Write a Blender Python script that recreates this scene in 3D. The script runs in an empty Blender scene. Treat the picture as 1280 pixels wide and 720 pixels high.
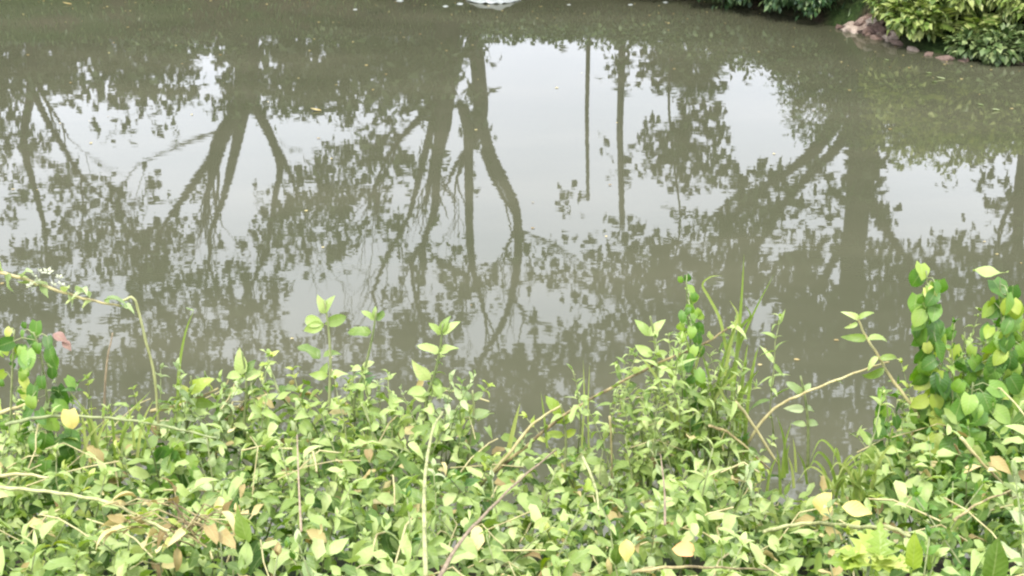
import bpy, math, random
import numpy as np
from mathutils import Vector, Matrix, noise

random.seed(7); rng = np.random.default_rng(7)
S = bpy.context.scene
COL = S.collection
R = math.radians

# ------------------------------------------------------------------ camera
H = 3.2; PITCH = R(22.0); FPX = 1758.0
cam = bpy.data.objects.new('camera', bpy.data.cameras.new('camera'))
COL.objects.link(cam); S.camera = cam
cam.location = (0, 0, H); cam.rotation_euler = (math.pi/2 - PITCH, 0, 0)
cam.data.sensor_width = 36; cam.data.lens = FPX/1280*36
cam.data.clip_start = 0.05; cam.data.clip_end = 3000
cam.data.dof.use_dof = False

# ------------------------------------------------------------------ sky, sun, exposure
SUN_EL, SUN_AZ = R(58), R(205)
W = bpy.data.worlds.new('World'); S.world = W; W.use_nodes = True
nt = W.node_tree; nt.nodes.clear(); L = nt.links.new
out = nt.nodes.new('ShaderNodeOutputWorld'); bg = nt.nodes.new('ShaderNodeBackground')
sky = nt.nodes.new('ShaderNodeTexSky'); sky.sky_type = 'NISHITA'; sky.sun_disc = False
sky.sun_elevation = SUN_EL; sky.sun_rotation = SUN_AZ
tc = nt.nodes.new('ShaderNodeTexCoord'); sep = nt.nodes.new('ShaderNodeSeparateXYZ')
L(tc.outputs['Generated'], sep.inputs[0])
# overcast deck: brighter towards the zenith, soft uneven clouds
mr = nt.nodes.new('ShaderNodeMapRange'); L(sep.outputs['Z'], mr.inputs[0])
mr.inputs[1].default_value = 0.0; mr.inputs[2].default_value = 1.0
mr.inputs[3].default_value = 8.3; mr.inputs[4].default_value = 13.8
nz = nt.nodes.new('ShaderNodeTexNoise'); nz.inputs['Scale'].default_value = 2.2; nz.inputs['Detail'].default_value = 4
L(tc.outputs['Generated'], nz.inputs['Vector'])
mr2 = nt.nodes.new('ShaderNodeMapRange'); L(nz.outputs[0], mr2.inputs[0])
mr2.inputs[1].default_value = .3; mr2.inputs[2].default_value = .7
mr2.inputs[3].default_value = .88; mr2.inputs[4].default_value = 1.1
mu = nt.nodes.new('ShaderNodeMath'); mu.operation = 'MULTIPLY'; L(mr.outputs[0], mu.inputs[0]); L(mr2.outputs[0], mu.inputs[1])
vm = nt.nodes.new('ShaderNodeVectorMath'); vm.operation = 'SCALE'; vm.inputs[0].default_value = (.935, .97, 1.09)
L(mu.outputs[0], vm.inputs['Scale'])
mx = nt.nodes.new('ShaderNodeMix'); mx.data_type = 'RGBA'; mx.inputs['Factor'].default_value = .93
L(sky.outputs[0], mx.inputs['A']); L(vm.outputs[0], mx.inputs['B'])
L(mx.outputs['Result'], bg.inputs[0]); bg.inputs[1].default_value = 0.1; L(bg.outputs[0], out.inputs[0])
sun = bpy.data.objects.new('sun', bpy.data.lights.new('sun', 'SUN')); COL.objects.link(sun)
sun.data.energy = 1.5; sun.data.angle = R(11); sun.data.color = (1, .95, .86)
sun.rotation_euler = Vector((-math.sin(SUN_AZ)*math.cos(SUN_EL), -math.cos(SUN_AZ)*math.cos(SUN_EL), -math.sin(SUN_EL))).to_track_quat('-Z', 'Y').to_euler()
S.view_settings.view_transform = 'Standard'; S.view_settings.look = 'None'
S.view_settings.gamma = 1; S.view_settings.use_curve_mapping = False
S.view_settings.exposure = 1.72
S.cycles.max_bounces = 6; S.cycles.diffuse_bounces = 3; S.cycles.glossy_bounces = 3
S.cycles.transmission_bounces = 3; S.cycles.use_denoising = True
S.cycles.filter_width = 2.3

# ------------------------------------------------------------------ measuring the place from the photograph
F_ = Vector((0, math.cos(PITCH), -math.sin(PITCH))); U_ = Vector((0, math.sin(PITCH), math.cos(PITCH)))
def ray(px, py):
    return (F_*FPX + Vector((px-640, 0, 0)) - U_*(py-360)).normalized()
def P(px, py, Y):                       # point seen at a pixel, at distance Y
    d = ray(px, py); return Vector((0, 0, H)) + d*(Y/d.y)
def PW(px, py):                         # point on the water
    d = ray(px, py); return Vector((0, 0, H)) + d*(-H/d.z)
def RF(px, py, Y):                      # point seen mirrored in the water, at distance Y
    p = P(px, py, Y); return Vector((p.x, p.y, -p.z))
def lerp_tab(tab, v):
    if v <= tab[0][0]: return tab[0][1]
    for (a, b), (c, d) in zip(tab, tab[1:]):
        if v <= c: return b + (d-b)*(v-a)/(c-a)
    return tab[-1][1]

# shoreline of the far bank (x -> y)
SHORE = []
for px, py in [(-300, -12), (0, -10), (300, -15), (600, -12), (820, -5), (900, 3), (960, 13), (1020, 26), (1060, 36), (1100, 47), (1140, 60), (1200, 70), (1290, 77), (1500, 84)]:
    p = PW(px, py); SHORE.append((p.x, p.y))
SHORE = [(-60, 27), (-25, 21)] + SHORE + [(12, 13.0), (30, 12), (60, 14)]
def shore(x): return lerp_tab(SHORE, x)
# top edge of the weeds on the near bank, pixel -> height at y=3.1
EDGE = [(-400, 490), (0, 505), (100, 512), (200, 486), (300, 470), (400, 472), (500, 478), (600, 510), (650, 550), (720, 525), (765, 570), (810, 510),
        (870, 480), (925, 535), (965, 585), (1000, 585), (1060, 565), (1100, 510), (1150, 470), (1210, 445), (1280, 435), (1700, 490)]
YE = 3.1
CAN = []
for px, py in EDGE:
    p = P(px, py, YE); CAN.append((p.x, p.z))
def canopy(x, y):
    ze = lerp_tab(CAN, x*YE/max(y, .5)) if y > 1.6 else 1.7
    t = min(max((y-1.6)/(YE-1.6), 0), 1)
    z = 1.90*(1-t) + ze*t
    z += .05*noise.noise(Vector((x*3.1, y*3.1, 2.0)))
    if y > YE: z -= (y-YE)*.95
    return z
def on_canopy(px, py, lift=0.0):
    lo = None
    for i in range(60, 400):
        Y = i*.01; q = P(px, py, Y)
        if Y > YE: return P(px, py, YE)
        if q.z < canopy(q.x, Y)+lift: return q
    return P(px, py, YE)
def ground_z(x, y):
    n = noise.noise(Vector((x*.5, y*.5, 0)))
    s = shore(x)
    if y < (s+4.6)/2:
        e = 4.9 + .25*noise.noise(Vector((x*.8, 3.3, 0)))
        if y < 2.2: z = 1.5
        elif y < 3.1: z = 1.5 - .3*(y-2.2)/.9
        else: z = max(1.2 - 1.28*(y-3.1)/(e-3.1)*1.0, -.7)
        return z + .04*n*(1 if y < 3.1 else .7)
    d = y - s
    if d < 0: return max(-.7, d*.5)
    hgt = .86 - .012*x
    z = hgt*min(1, d/1.3)**.8
    if d > 3: z += min(.006*(d-3), 1.0)
    far = min(1, max(0, (y-60)/200.0))
    return z + .06*n*min(1, d) + far*.8*noise.noise(Vector((x*.01, y*.01, 5)))

# ------------------------------------------------------------------ object helpers
def link(o, parent=None):
    COL.objects.link(o)
    if parent is not None: o.parent = parent
    return o
def mesh_from(name, V, F, mats, smooth=True, uv=None, mi=None):
    me = bpy.data.meshes.new(name)
    V = np.asarray(V, dtype=np.float32).reshape(-1, 3)
    fl = [f for f in F] if not isinstance(F, np.ndarray) else F
    if isinstance(fl, np.ndarray):
        n, k = fl.shape
        me.vertices.add(len(V)); me.vertices.foreach_set('co', V.ravel())
        me.loops.add(n*k); me.loops.foreach_set('vertex_index', fl.astype(np.int32).ravel())
        me.polygons.add(n); me.polygons.foreach_set('loop_start', np.arange(0, n*k, k, dtype=np.int32))
        me.polygons.foreach_set('loop_total', np.full(n, k, dtype=np.int32))
        me.update(calc_edges=True)
    else:
        me.from_pydata([tuple(v) for v in V], [], fl); me.update()
    if uv is not None:
        l = me.uv_layers.new(name='uv'); idx = np.zeros(len(me.loops), dtype=np.int32); me.loops.foreach_get('vertex_index', idx)
        l.data.foreach_set('uv', np.asarray(uv, dtype=np.float32)[idx].ravel())
    for m in (mats if isinstance(mats, (list, tuple)) else [mats]): me.materials.append(m)
    if mi is not None: me.polygons.foreach_set('material_index', np.asarray(mi, dtype=np.int32))
    me.polygons.foreach_set('use_smooth', np.full(len(me.polygons), smooth))
    return me
def mob(name, me, parent=None, kind=None):
    o = bpy.data.objects.new(name, me); link(o, parent)
    if kind: o['kind'] = kind
    return o
def tag(o, label, cat, group=None, kind=None):
    o['label'] = label; o['category'] = cat
    if group: o['group'] = group
    if kind: o['kind'] = kind
    return o
def empty(name, loc=(0, 0, 0), label=None, cat=None, group=None):
    o = bpy.data.objects.new(name, None); o.empty_display_size = .1; link(o); o.location = loc
    if label: tag(o, label, cat, group)
    return o
def rel(pts, root):                     # world points -> the thing's own frame (roots here are unrotated)
    l = root.location if root is not None else Vector()
    return [Vector(p)-l for p in pts]

class TB:                               # tube / mesh builder
    def __init__(s): s.V = []; s.F = []
    def tube(s, pts, rad, n=6, cap=True):
        pts = [Vector(p) for p in pts]
        if not hasattr(rad, '__len__'): rad = [rad]*len(pts)
        b = len(s.V); up = Vector((.13, .21, 1)).normalized(); prev = None
        for i, p in enumerate(pts):
            t = (pts[min(i+1, len(pts)-1)]-pts[max(i-1, 0)])
            t = t.normalized() if t.length > 1e-9 else Vector((0, 0, 1))
            a = prev - t*prev.dot(t) if prev is not None else t.cross(up)
            if a.length < 1e-4: a = t.cross(Vector((1, 0, 0)))
            a.normalize(); prev = a; c = t.cross(a)
            for k in range(n):
                g = 2*math.pi*k/n
                s.V.append(p + (a*math.cos(g)+c*math.sin(g))*rad[i])
        for i in range(len(pts)-1):
            for k in range(n):
                s.F.append((b+i*n+k, b+i*n+(k+1) % n, b+(i+1)*n+(k+1) % n, b+(i+1)*n+k))
        if cap:
            s.F.append(tuple(b+k for k in range(n))[::-1]); s.F.append(tuple(b+(len(pts)-1)*n+k for k in range(n)))
        return s
    def build(s, name, mat, parent=None, smooth=True):
        return mob(name, mesh_from(name, s.V, s.F, mat, smooth), parent)
def spline(pts, n=6):
    pts = [Vector(p) for p in pts]
    if len(pts) < 3:
        return [pts[0].lerp(pts[-1], i/n) for i in range(n+1)]
    o = []
    q = [pts[0]*2-pts[1]] + pts + [pts[-1]*2-pts[-2]]
    for i in range(1, len(q)-2):
        for k in range(n):
            t = k/n; a, b, c, d = q[i-1], q[i], q[i+1], q[i+2]
            o.append(.5*((2*b)+(c-a)*t+(2*a-5*b+4*c-d)*t*t+(3*b-a-3*c+d)*t**3))
    o.append(pts[-1]); return o

# ------------------------------------------------------------------ materials
def newmat(name):
    m = bpy.data.materials.new(name); m.use_nodes = True
    t = m.node_tree; t.nodes.clear()
    return m, t, t.nodes.new('ShaderNodeOutputMaterial')
def ramp(t, stops):
    r = t.nodes.new('ShaderNodeValToRGB'); e = r.color_ramp.elements
    while len(e) < len(stops): e.new(.5)
    for i, (p, c) in enumerate(stops): e[i].position = p; e[i].color = (*c, 1)
    return r
def leaf_mat(name, stops, trans=.36, rough=.36, veins=True, spec=.32):
    m, t, o = newmat(name); N = t.nodes.new; K = t.links.new
    oi = N('ShaderNodeObjectInfo'); ge = N('ShaderNodeNewGeometry')
    ad = N('ShaderNodeMath'); ad.operation = 'ADD'; K(oi.outputs['Random'], ad.inputs[0]); K(ge.outputs['Random Per Island'], ad.inputs[1])
    fr = N('ShaderNodeMath'); fr.operation = 'FRACT'; K(ad.outputs[0], fr.inputs[0])
    tx = N('ShaderNodeTexCoord'); nz = N('ShaderNodeTexNoise'); nz.inputs['Scale'].default_value = 38; nz.inputs['Detail'].default_value = 3
    K(ge.outputs['Position'], nz.inputs['Vector'])
    m1 = N('ShaderNodeMath'); m1.operation = 'MULTIPLY_ADD'; K(nz.outputs[0], m1.inputs[0]); m1.inputs[1].default_value = .35; K(fr.outputs[0], m1.inputs[2])
    m2 = N('ShaderNodeMath'); m2.operation = 'SUBTRACT'; K(m1.outputs[0], m2.inputs[0]); m2.inputs[1].default_value = .17
    rp = ramp(t, stops); K(m2.outputs[0], rp.inputs[0]); colr = rp.outputs[0]
    p = N('ShaderNodeBsdfPrincipled'); p.inputs['Roughness'].default_value = rough; p.inputs['Specular IOR Level'].default_value = spec
    if veins:
        sx = N('ShaderNodeSeparateXYZ'); K(tx.outputs['UV'], sx.inputs[0])
        a = N('ShaderNodeMath'); a.operation = 'SUBTRACT'; K(sx.outputs[0], a.inputs[0]); a.inputs[1].default_value = .5
        b = N('ShaderNodeMath'); b.operation = 'ABSOLUTE'; K(a.outputs[0], b.inputs[0])
        # side veins: lines slanting away from the midrib
        c = N('ShaderNodeMath'); c.operation = 'MULTIPLY_ADD'; K(b.outputs[0], c.inputs[0]); c.inputs[1].default_value = -.55; K(sx.outputs[1], c.inputs[2])
        d = N('ShaderNodeMath'); d.operation = 'MULTIPLY'; K(c.outputs[0], d.inputs[0]); d.inputs[1].default_value = 44
        e = N('ShaderNodeMath'); e.operation = 'SINE'; K(d.outputs[0], e.inputs[0])
        f = N('ShaderNodeMath'); f.operation = 'GREATER_THAN'; K(e.outputs[0], f.inputs[0]); f.inputs[1].default_value = .86
        g = N('ShaderNodeMath'); g.operation = 'MULTIPLY'; K(f.outputs[0], g.inputs[0]); g.inputs[1].default_value = .07
        h = N('ShaderNodeMath'); h.operation = 'LESS_THAN'; K(b.outputs[0], h.inputs[0]); h.inputs[1].default_value = .035
        i = N('ShaderNodeMath'); i.operation = 'MULTIPLY'; K(h.outputs[0], i.inputs[0]); i.inputs[1].default_value = .3
        j = N('ShaderNodeMath'); j.operation = 'MAXIMUM'; K(g.outputs[0], j.inputs[0]); K(i.outputs[0], j.inputs[1])
        mxv = N('ShaderNodeMix'); mxv.data_type = 'RGBA'; K(j.outputs[0], mxv.inputs['Factor']); K(colr, mxv.inputs['A']); mxv.inputs['B'].default_value = (.30, .34, .14, 1)
        colr = mxv.outputs['Result']
        bp = N('ShaderNodeBump'); bp.inputs['Strength'].default_value = .2; bp.inputs['Distance'].default_value = .0015
        K(e.outputs[0], bp.inputs['Height']); K(bp.outputs[0], p.inputs['Normal'])
    K(colr, p.inputs['Base Color'])
    tr = N('ShaderNodeBsdfTranslucent'); hs = N('ShaderNodeHueSaturation'); hs.inputs['Saturation'].default_value = 1.25; hs.inputs['Value'].default_value = 1.25
    K(colr, hs.inputs['Color']); K(hs.outputs[0], tr.inputs[0])
    ms = N('ShaderNodeMixShader'); ms.inputs[0].default_value = trans; K(p.outputs[0], ms.inputs[1]); K(tr.outputs[0], ms.inputs[2]); K(ms.outputs[0], o.inputs[0])
    return m
def rough_mat(name, stops, scale, rough=.85, bump=.5, stretch=(1, 1, 1), detail=6, rand=0.0, obj=True):
    m, t, o = newmat(name); N = t.nodes.new; K = t.links.new
    tx = N('ShaderNodeTexCoord'); mp = N('ShaderNodeMapping'); mp.inputs['Scale'].default_value = stretch
    K(tx.outputs['Object'], mp.inputs[0])
    nz = N('ShaderNodeTexNoise'); nz.inputs['Scale'].default_value = scale; nz.inputs['Detail'].default_value = detail; nz.inputs['Roughness'].default_value = .65
    K(mp.outputs[0], nz.inputs['Vector'])
    oi = N('ShaderNodeObjectInfo'); ma = N('ShaderNodeMath'); ma.operation = 'MULTIPLY_ADD'; K(oi.outputs['Random'], ma.inputs[0]); ma.inputs[1].default_value = rand
    K(nz.outputs[0], ma.inputs[2]); sb = N('ShaderNodeMath'); sb.operation = 'SUBTRACT'; K(ma.outputs[0], sb.inputs[0]); sb.inputs[1].default_value = rand/2
    rp = ramp(t, stops); K(sb.outputs[0], rp.inputs[0])
    p = N('ShaderNodeBsdfPrincipled'); K(rp.outputs[0], p.inputs['Base Color']); p.inputs['Roughness'].default_value = rough
    bp = N('ShaderNodeBump'); bp.inputs['Strength'].default_value = bump; bp.inputs['Distance'].default_value = .4/scale
    K(nz.outputs[0], bp.inputs['Height']); K(bp.outputs[0], p.inputs['Normal']); K(p.outputs[0], o.inputs[0])
    return m

M = {}
M['pale'] = leaf_mat('pale_leaf', [(0, (.09, .15, .03)), (.18, (.175, .25, .06)), (.5, (.275, .36, .105)), (.78, (.355, .44, .155)), (1, (.44, .50, .20))])
M['grey'] = leaf_mat('greyish_leaf', [(0, (.11, .165, .055)), (.4, (.25, .325, .125)), (1, (.43, .49, .26))])
M['under'] = leaf_mat('painted_shade_leaf', [(0, (.035, .08, .014)), (.5, (.09, .155, .034)), (1, (.21, .29, .08))], spec=.12, rough=.6)  # darker copy of the leaf greens, shade in the gaps painted in
M['yellow'] = leaf_mat('yellow_green_leaf', [(0, (.15, .23, .03)), (.5, (.28, .36, .06)), (1, (.43, .47, .13))])
M['vine'] = leaf_mat('vine_leaf', [(0, (.045, .11, .018)), (.45, (.10, .20, .035)), (.8, (.18, .30, .055)), (1, (.26, .36, .08))])
M['dry'] = leaf_mat('dry_leaf', [(0, (.17, .12, .045)), (.4, (.32, .25, .10)), (1, (.50, .43, .20))], trans=.2, rough=.7)
M['gold'] = leaf_mat('fallen_yellow_leaf', [(0, (.46, .34, .09)), (.5, (.58, .48, .16)), (1, (.66, .58, .24))], trans=.25, rough=.6)
M['orange'] = leaf_mat('orange_leaf', [(0, (.55, .25, .07)), (1, (.62, .36, .16))], trans=.25, rough=.6)
M['red'] = leaf_mat('red_leaf', [(0, (.26, .15, .12)), (1, (.36, .24, .19))], trans=.3)
M['petal'] = leaf_mat('petal', [(0, (.34, .36, .22)), (1, (.52, .52, .40))], trans=.3, veins=False)
M['blade'] = leaf_mat('grass_blade', [(0, (.13, .19, .04)), (.5, (.22, .29, .075)), (1, (.34, .38, .13))], veins=False)
M['tree'] = leaf_mat('tree_leaf', [(0, (.012, .025, .008)), (.5, (.024, .043, .013)), (1, (.045, .07, .022))], trans=.15, veins=False, spec=.25, rough=.6)
M['farshrub'] = leaf_mat('far_shrub_leaf', [(0, (.018, .045, .016)), (.5, (.05, .10, .035)), (1, (.15, .21, .08))], trans=.2, veins=False)
M['darkbush'] = leaf_mat('dark_bush_leaf', [(0, (.03, .055, .016)), (.5, (.09, .135, .045)), (1, (.24, .29, .12))], trans=.2, veins=False, spec=.25)
M['fern'] = leaf_mat('fern_leaf', [(0, (.06, .11, .02)), (.45, (.19, .255, .06)), (1, (.40, .44, .16))], trans=.25, veins=False)
M['stem'] = rough_mat('green_stem', [(.3, (.10, .13, .04)), (.7, (.24, .26, .11))], 60, .6, .2, rand=.3)
M['cane'] = rough_mat('dry_cane', [(.3, (.11, .08, .035)), (.45, (.27, .22, .09)), (.7, (.42, .38, .18))], 40, .7, .6, (1, 1, .5), rand=.3)
M['palestem'] = rough_mat('pale_stem', [(.3, (.10, .105, .035)), (.45, (.25, .26, .10)), (.7, (.37, .375, .17))], 40, .6, .5, (1, 1, .5), rand=.1)
M['darkcane'] = rough_mat('brown_cane', [(.3, (.11, .075, .045)), (.7, (.30, .23, .14))], 60, .7, .4, rand=.2)
M['bark'] = rough_mat('bark', [(.3, (.018, .015, .011)), (.7, (.05, .043, .032))], 9, .95, .9, (1, 1, .25))
M['pole'] = rough_mat('pole_wood', [(.3, (.03, .028, .024)), (.7, (.06, .055, .048))], 14, .9, .4, (1, 1, .15))
M['stone'] = rough_mat('stone', [(.25, (.09, .055, .04)), (.5, (.22, .15, .115)), (.75, (.46, .38, .30))], 7, .85, .7, rand=.45)
M['plastic'] = rough_mat('white_plastic', [(.3, (.14, .155, .14)), (.7, (.34, .36, .34))], 12, .35, .3)

# ground: damp soil, litter and moss patches
m, t, o = newmat('soil'); N = t.nodes.new; K = t.links.new
ge = N('ShaderNodeNewGeometry'); n1 = N('ShaderNodeTexNoise'); n1.inputs['Scale'].default_value = 1.3; n1.inputs['Detail'].default_value = 5; K(ge.outputs['Position'], n1.inputs['Vector'])
n2 = N('ShaderNodeTexNoise'); n2.inputs['Scale'].default_value = 26; n2.inputs['Detail'].default_value = 6; K(ge.outputs['Position'], n2.inputs['Vector'])
r1 = ramp(t, [(.3, (.012, .010, .006)), (.6, (.036, .029, .018)), (.8, (.075, .06, .038))]); K(n2.outputs[0], r1.inputs[0])
r2 = ramp(t, [(.3, (.010, .018, .006)), (.7, (.03, .05, .014))]); K(n2.outputs[0], r2.inputs[0])
sp = N('ShaderNodeMapRange'); K(n1.outputs[0], sp.inputs[0]); sp.inputs[1].default_value = .42; sp.inputs[2].default_value = .58
mxs = N('ShaderNodeMix'); mxs.data_type = 'RGBA'; K(sp.outputs[0], mxs.inputs['Factor']); K(r1.outputs[0], mxs.inputs['A']); K(r2.outputs[0], mxs.inputs['B'])
p = N('ShaderNodeBsdfPrincipled'); K(mxs.outputs['Result'], p.inputs['Base Color']); p.inputs['Roughness'].default_value = .92; p.inputs['Specular IOR Level'].default_value = .08
bp = N('ShaderNodeBump'); bp.inputs['Strength'].default_value = .8; bp.inputs['Distance'].default_value = .02; K(n2.outputs[0], bp.inputs['Height']); K(bp.outputs[0], p.inputs['Normal']); K(p.outputs[0], o.inputs[0])
M['soil'] = m

# water: silty, olive brown, with a fine wind ripple
m, t, o = newmat('pond_water'); N = t.nodes.new; K = t.links.new
ge = N('ShaderNodeNewGeometry')
def mapped(scl, sc, det):
    mp = N('ShaderNodeMapping'); mp.inputs['Scale'].default_value = scl; K(ge.outputs['Position'], mp.inputs[0])
    n = N('ShaderNodeTexNoise'); n.inputs['Scale'].default_value = sc; n.inputs['Detail'].default_value = det; K(mp.outputs[0], n.inputs['Vector']); return n.outputs[0]
silt = mapped((.3, .8, 1), 1.2, 6)
rs = ramp(t, [(.25, (.047, .050, .028)), (.5, (.056, .057, .034)), (.75, (.069, .068, .042))]); K(silt, rs.inputs[0])
p = N('ShaderNodeBsdfPrincipled'); K(rs.outputs[0], p.inputs['Base Color']); p.inputs['Roughness'].default_value = .02; p.inputs['IOR'].default_value = 1.333
w1 = mapped((1.0, 1.9, 1), 4.2, 2); w2 = mapped((.5, 2.2, 1), 16, 2); wm = mapped((.10, .34, 1), 1.0, 2)
rm = N('ShaderNodeMapRange'); K(wm, rm.inputs[0]); rm.inputs[1].default_value = .50; rm.inputs[2].default_value = .68; rm.inputs[3].default_value = .06; rm.inputs[4].default_value = 1.0
mm = N('ShaderNodeMath'); mm.operation = 'MULTIPLY'; K(w2, mm.inputs[0]); K(rm.outputs[0], mm.inputs[1])
m3 = N('ShaderNodeMath'); m3.operation = 'MULTIPLY'; K(mm.outputs[0], m3.inputs[0]); m3.inputs[1].default_value = .30
ma = N('ShaderNodeMath'); ma.operation = 'ADD'; K(w1, ma.inputs[0]); K(m3.outputs[0], ma.inputs[1])
bp = N('ShaderNodeBump'); bp.inputs['Strength'].default_value = 1.0; bp.inputs['Distance'].default_value = .00034
K(ma.outputs[0], bp.inputs['Height']); K(bp.outputs[0], p.inputs['Normal']); K(p.outputs[0], o.inputs[0])
M['water'] = m

# ------------------------------------------------------------------ the setting
def axis(lo, hi, core, step, grow=1.35):
    a = list(np.arange(core[0], core[1]+1e-6, step)); s = step
    while a[-1] < hi: s *= grow; a.append(a[-1]+s)
    s = step
    while a[0] > lo: s *= grow; a.insert(0, a[0]-s)
    return a
xs = axis(-900, 900, (-12, 12), .28); ys = axis(-900, 900, (-1, 24), .2)
V = [(x, y, ground_z(x, y)) for y in ys for x in xs]; nx = len(xs)
F = np.array([(j*nx+i, j*nx+i+1, (j+1)*nx+i+1, (j+1)*nx+i) for j in range(len(ys)-1) for i in range(nx-1)])
g = mob('ground', mesh_from('ground', V, F, M['soil']), kind='structure')
w = mob('water', mesh_from('water', [(-58, 2.5, 0), (58, 2.5, 0), (58, 26, 0), (-58, 26, 0)], np.array([(0, 1, 2, 3)]), M['water'], False), kind='structure')

# ------------------------------------------------------------------ leaf shapes (modelled with fold, curl and a stalk end)
def leaf_geo(L=.06, Wd=.026, fold=.25, curl=.5, shape='ovate', wave=.0, n=6, twist=0.0):
    V = []; UV = []; F = []
    for i in range(n+1):
        t = i/n
        if shape == 'ovate': w = math.sin(math.pi*t**.72)**.9
        elif shape == 'lance': w = math.sin(math.pi*t**.62)**1.1*(1-.15*t)
        elif shape == 'heart': w = (math.sin(math.pi*min(1, t*.86+.14))**.7)*(1-.25*t) if t < 1 else 0
        elif shape == 'round': w = math.sin(math.pi*t**.85)**.6
        elif shape == 'lobed': w = math.sin(math.pi*t**.7)*(1.0 if i % 2 else .42)
        else: w = 1-t**2
        w = max(w, .015)*Wd*.5
        a = -curl*t; y = L*(math.sin(curl*t)/curl if curl else t); z = -L*(1-math.cos(curl*t))/curl if curl else 0
        if shape == 'heart' and i == 0: yb = y - L*.10
        else: yb = y
        wz = wave*L*math.sin(t*9+1)
        rl = twist*t
        for s, u in ((-1, 0), (0, .5), (1, 1)):
            dx = s*w; dz = abs(s)*w*fold + s*wz
            V.append((dx*math.cos(rl)-dz*math.sin(rl), yb if s else y, z + dx*math.sin(rl) + dz*math.cos(rl))); UV.append((u, t))
    for i in range(n):
        b = i*3; F += [(b, b+1, b+4, b+3), (b+1, b+2, b+5, b+4)]
    return np.array(V), np.array(F), np.array(UV)
def leaf_mesh(name, mat, **k):
    V, F, UV = leaf_geo(**k); return mesh_from(name, V, F, mat, True, UV)
OV = [dict(L=.066, Wd=.026, fold=.5, curl=1.25), dict(L=.056, Wd=.026, fold=.35, curl=.6, wave=.06), dict(L=.074, Wd=.022, fold=.75, curl=1.8, twist=.6),
      dict(L=.050, Wd=.021, fold=.55, curl=-.7, wave=.05), dict(L=.066, Wd=.030, fold=.4, curl=1.1, wave=.08, twist=-.6)]
LM = {}
for mn in ('pale', 'grey', 'yellow', 'dry', 'vine'):
    LM[mn] = [leaf_mesh('leaf', M[mn], **k) for k in OV]
LANCE = [leaf_mesh('leaf', M['pale'], L=.085, Wd=.020, fold=.4, curl=c, shape='lance') for c in (.4, 1.0, 1.6)]
HEART = [leaf_mesh('leaf', M['vine'], L=.078, Wd=.068, fold=.25, curl=c, shape='heart', wave=wv, n=7) for c, wv in ((.5, .02), (.9, .04), (.25, .03), (1.3, .02))]
HEARTY = [leaf_mesh('leaf', M['yellow'], L=.070, Wd=.058, fold=.3, curl=c, shape='heart', wave=.03, n=7) for c in (.5, 1.0)]
HSMALL = [leaf_mesh('leaf', M['vine'], L=.050, Wd=.040, fold=.35, curl=c, shape='heart', wave=.03, n=7) for c in (.5, 1.0, 1.4)]
def orient(direction, up=Vector((0, 0, 1)), roll=0.0):   # +Y of the leaf along direction, +Z as near up as it goes
    y = direction.normalized(); x = y.cross(up)
    if x.length < 1e-4: x = Vector((1, 0, 0))
    x.normalize(); z = x.cross(y)
    m = Matrix((x, y, z)).transposed().to_4x4()
    return m @ Matrix.Rotation(roll, 4, 'Y')
def put_leaf(me, parent, pos, direction, scale=1.0, roll=0.0, name='leaf', up=Vector((0, 0, 1))):
    o = bpy.data.objects.new(name, me); link(o, parent)
    o.matrix_local = Matrix.Translation(pos) @ orient(direction, up, roll) @ Matrix.Scale(scale, 4)
    return o
rnd = random.uniform

# ------------------------------------------------------------------ sprigs: stem with paired leaves
def make_sprig(kind, length=.42, pairs=6, spread=1.0, bare=.35, size=1.0, bend=.06):
    root = bpy.data.objects.new('leafy_sprig', None); root.empty_display_size = .05; link(root)
    dx, dy = rnd(-bend, bend), rnd(-bend, bend)
    pts = [Vector((dx*(i/6)**2*2+.004*math.sin(i*2.1), dy*(i/6)**2*2, length*i/6)) for i in range(7)]
    TB().tube(pts, [.0030-.0017*i/6 for i in range(7)], 5).build('stem', M['stem'], root)
    ms = LM[kind] if kind in LM else LANCE
    ph = rnd(0, 3)
    for k in range(pairs):
        t = bare + (1-bare)*(k+.6)/pairs*.98; i = min(int(t*6), 5); p = pts[i].lerp(pts[i+1], t*6-i)
        ph += 1.57+rnd(-.4, .4); young = k >= pairs-2
        for sgn in (0, math.pi):
            a = ph+sgn+rnd(-.3, .3); el = (rnd(.5, 1.15) if young else rnd(-.35, .85))*spread
            put_leaf(random.choice(ms), root, p, Vector((math.cos(a)*math.cos(el), math.sin(a)*math.cos(el), math.sin(el))),
                     size*rnd(.6, 1.15)*(.62 if young else 1), rnd(-.7, .7))
    top = pts[-1]
    for k in range(3):
        a = rnd(0, 6.3); put_leaf(random.choice(ms), root, top, Vector((math.cos(a)*.5, math.sin(a)*.5, 1)), size*rnd(.35, .55), rnd(-.5, .5))
    return root
def copy_tree(o, parent=None):
    c = o.copy(); COL.objects.link(c); c.parent = parent
    for ch in o.children: copy_tree(ch, c)
    return c
protos = {'pale': [make_sprig('pale', pairs=random.choice((6, 7, 8)), size=rnd(.85, 1.1)) for _ in range(7)],
          'grey': [make_sprig('grey', pairs=6, size=rnd(.85, 1.1)) for _ in range(4)],
          'yellow': [make_sprig('yellow', pairs=5, size=rnd(.8, 1.05)) for _ in range(3)],
          'lance': [make_sprig('lance', pairs=7, size=rnd(.75, 1.0)) for _ in range(3)],
          'vine': [make_sprig('vine', pairs=5, size=rnd(.85, 1.1)) for _ in range(3)],
          'dry': [make_sprig('dry', pairs=4, size=rnd(.7, .9), bare=.25) for _ in range(2)]}
used = set()
KL = {'pale': 'pale oval leaved sprig', 'grey': 'grey green oval leaved sprig', 'yellow': 'yellow green sprig',
      'lance': 'narrow leaved pale sprig', 'vine': 'deep green leaved sprig', 'dry': 'withered brown leaved sprig'}
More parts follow.
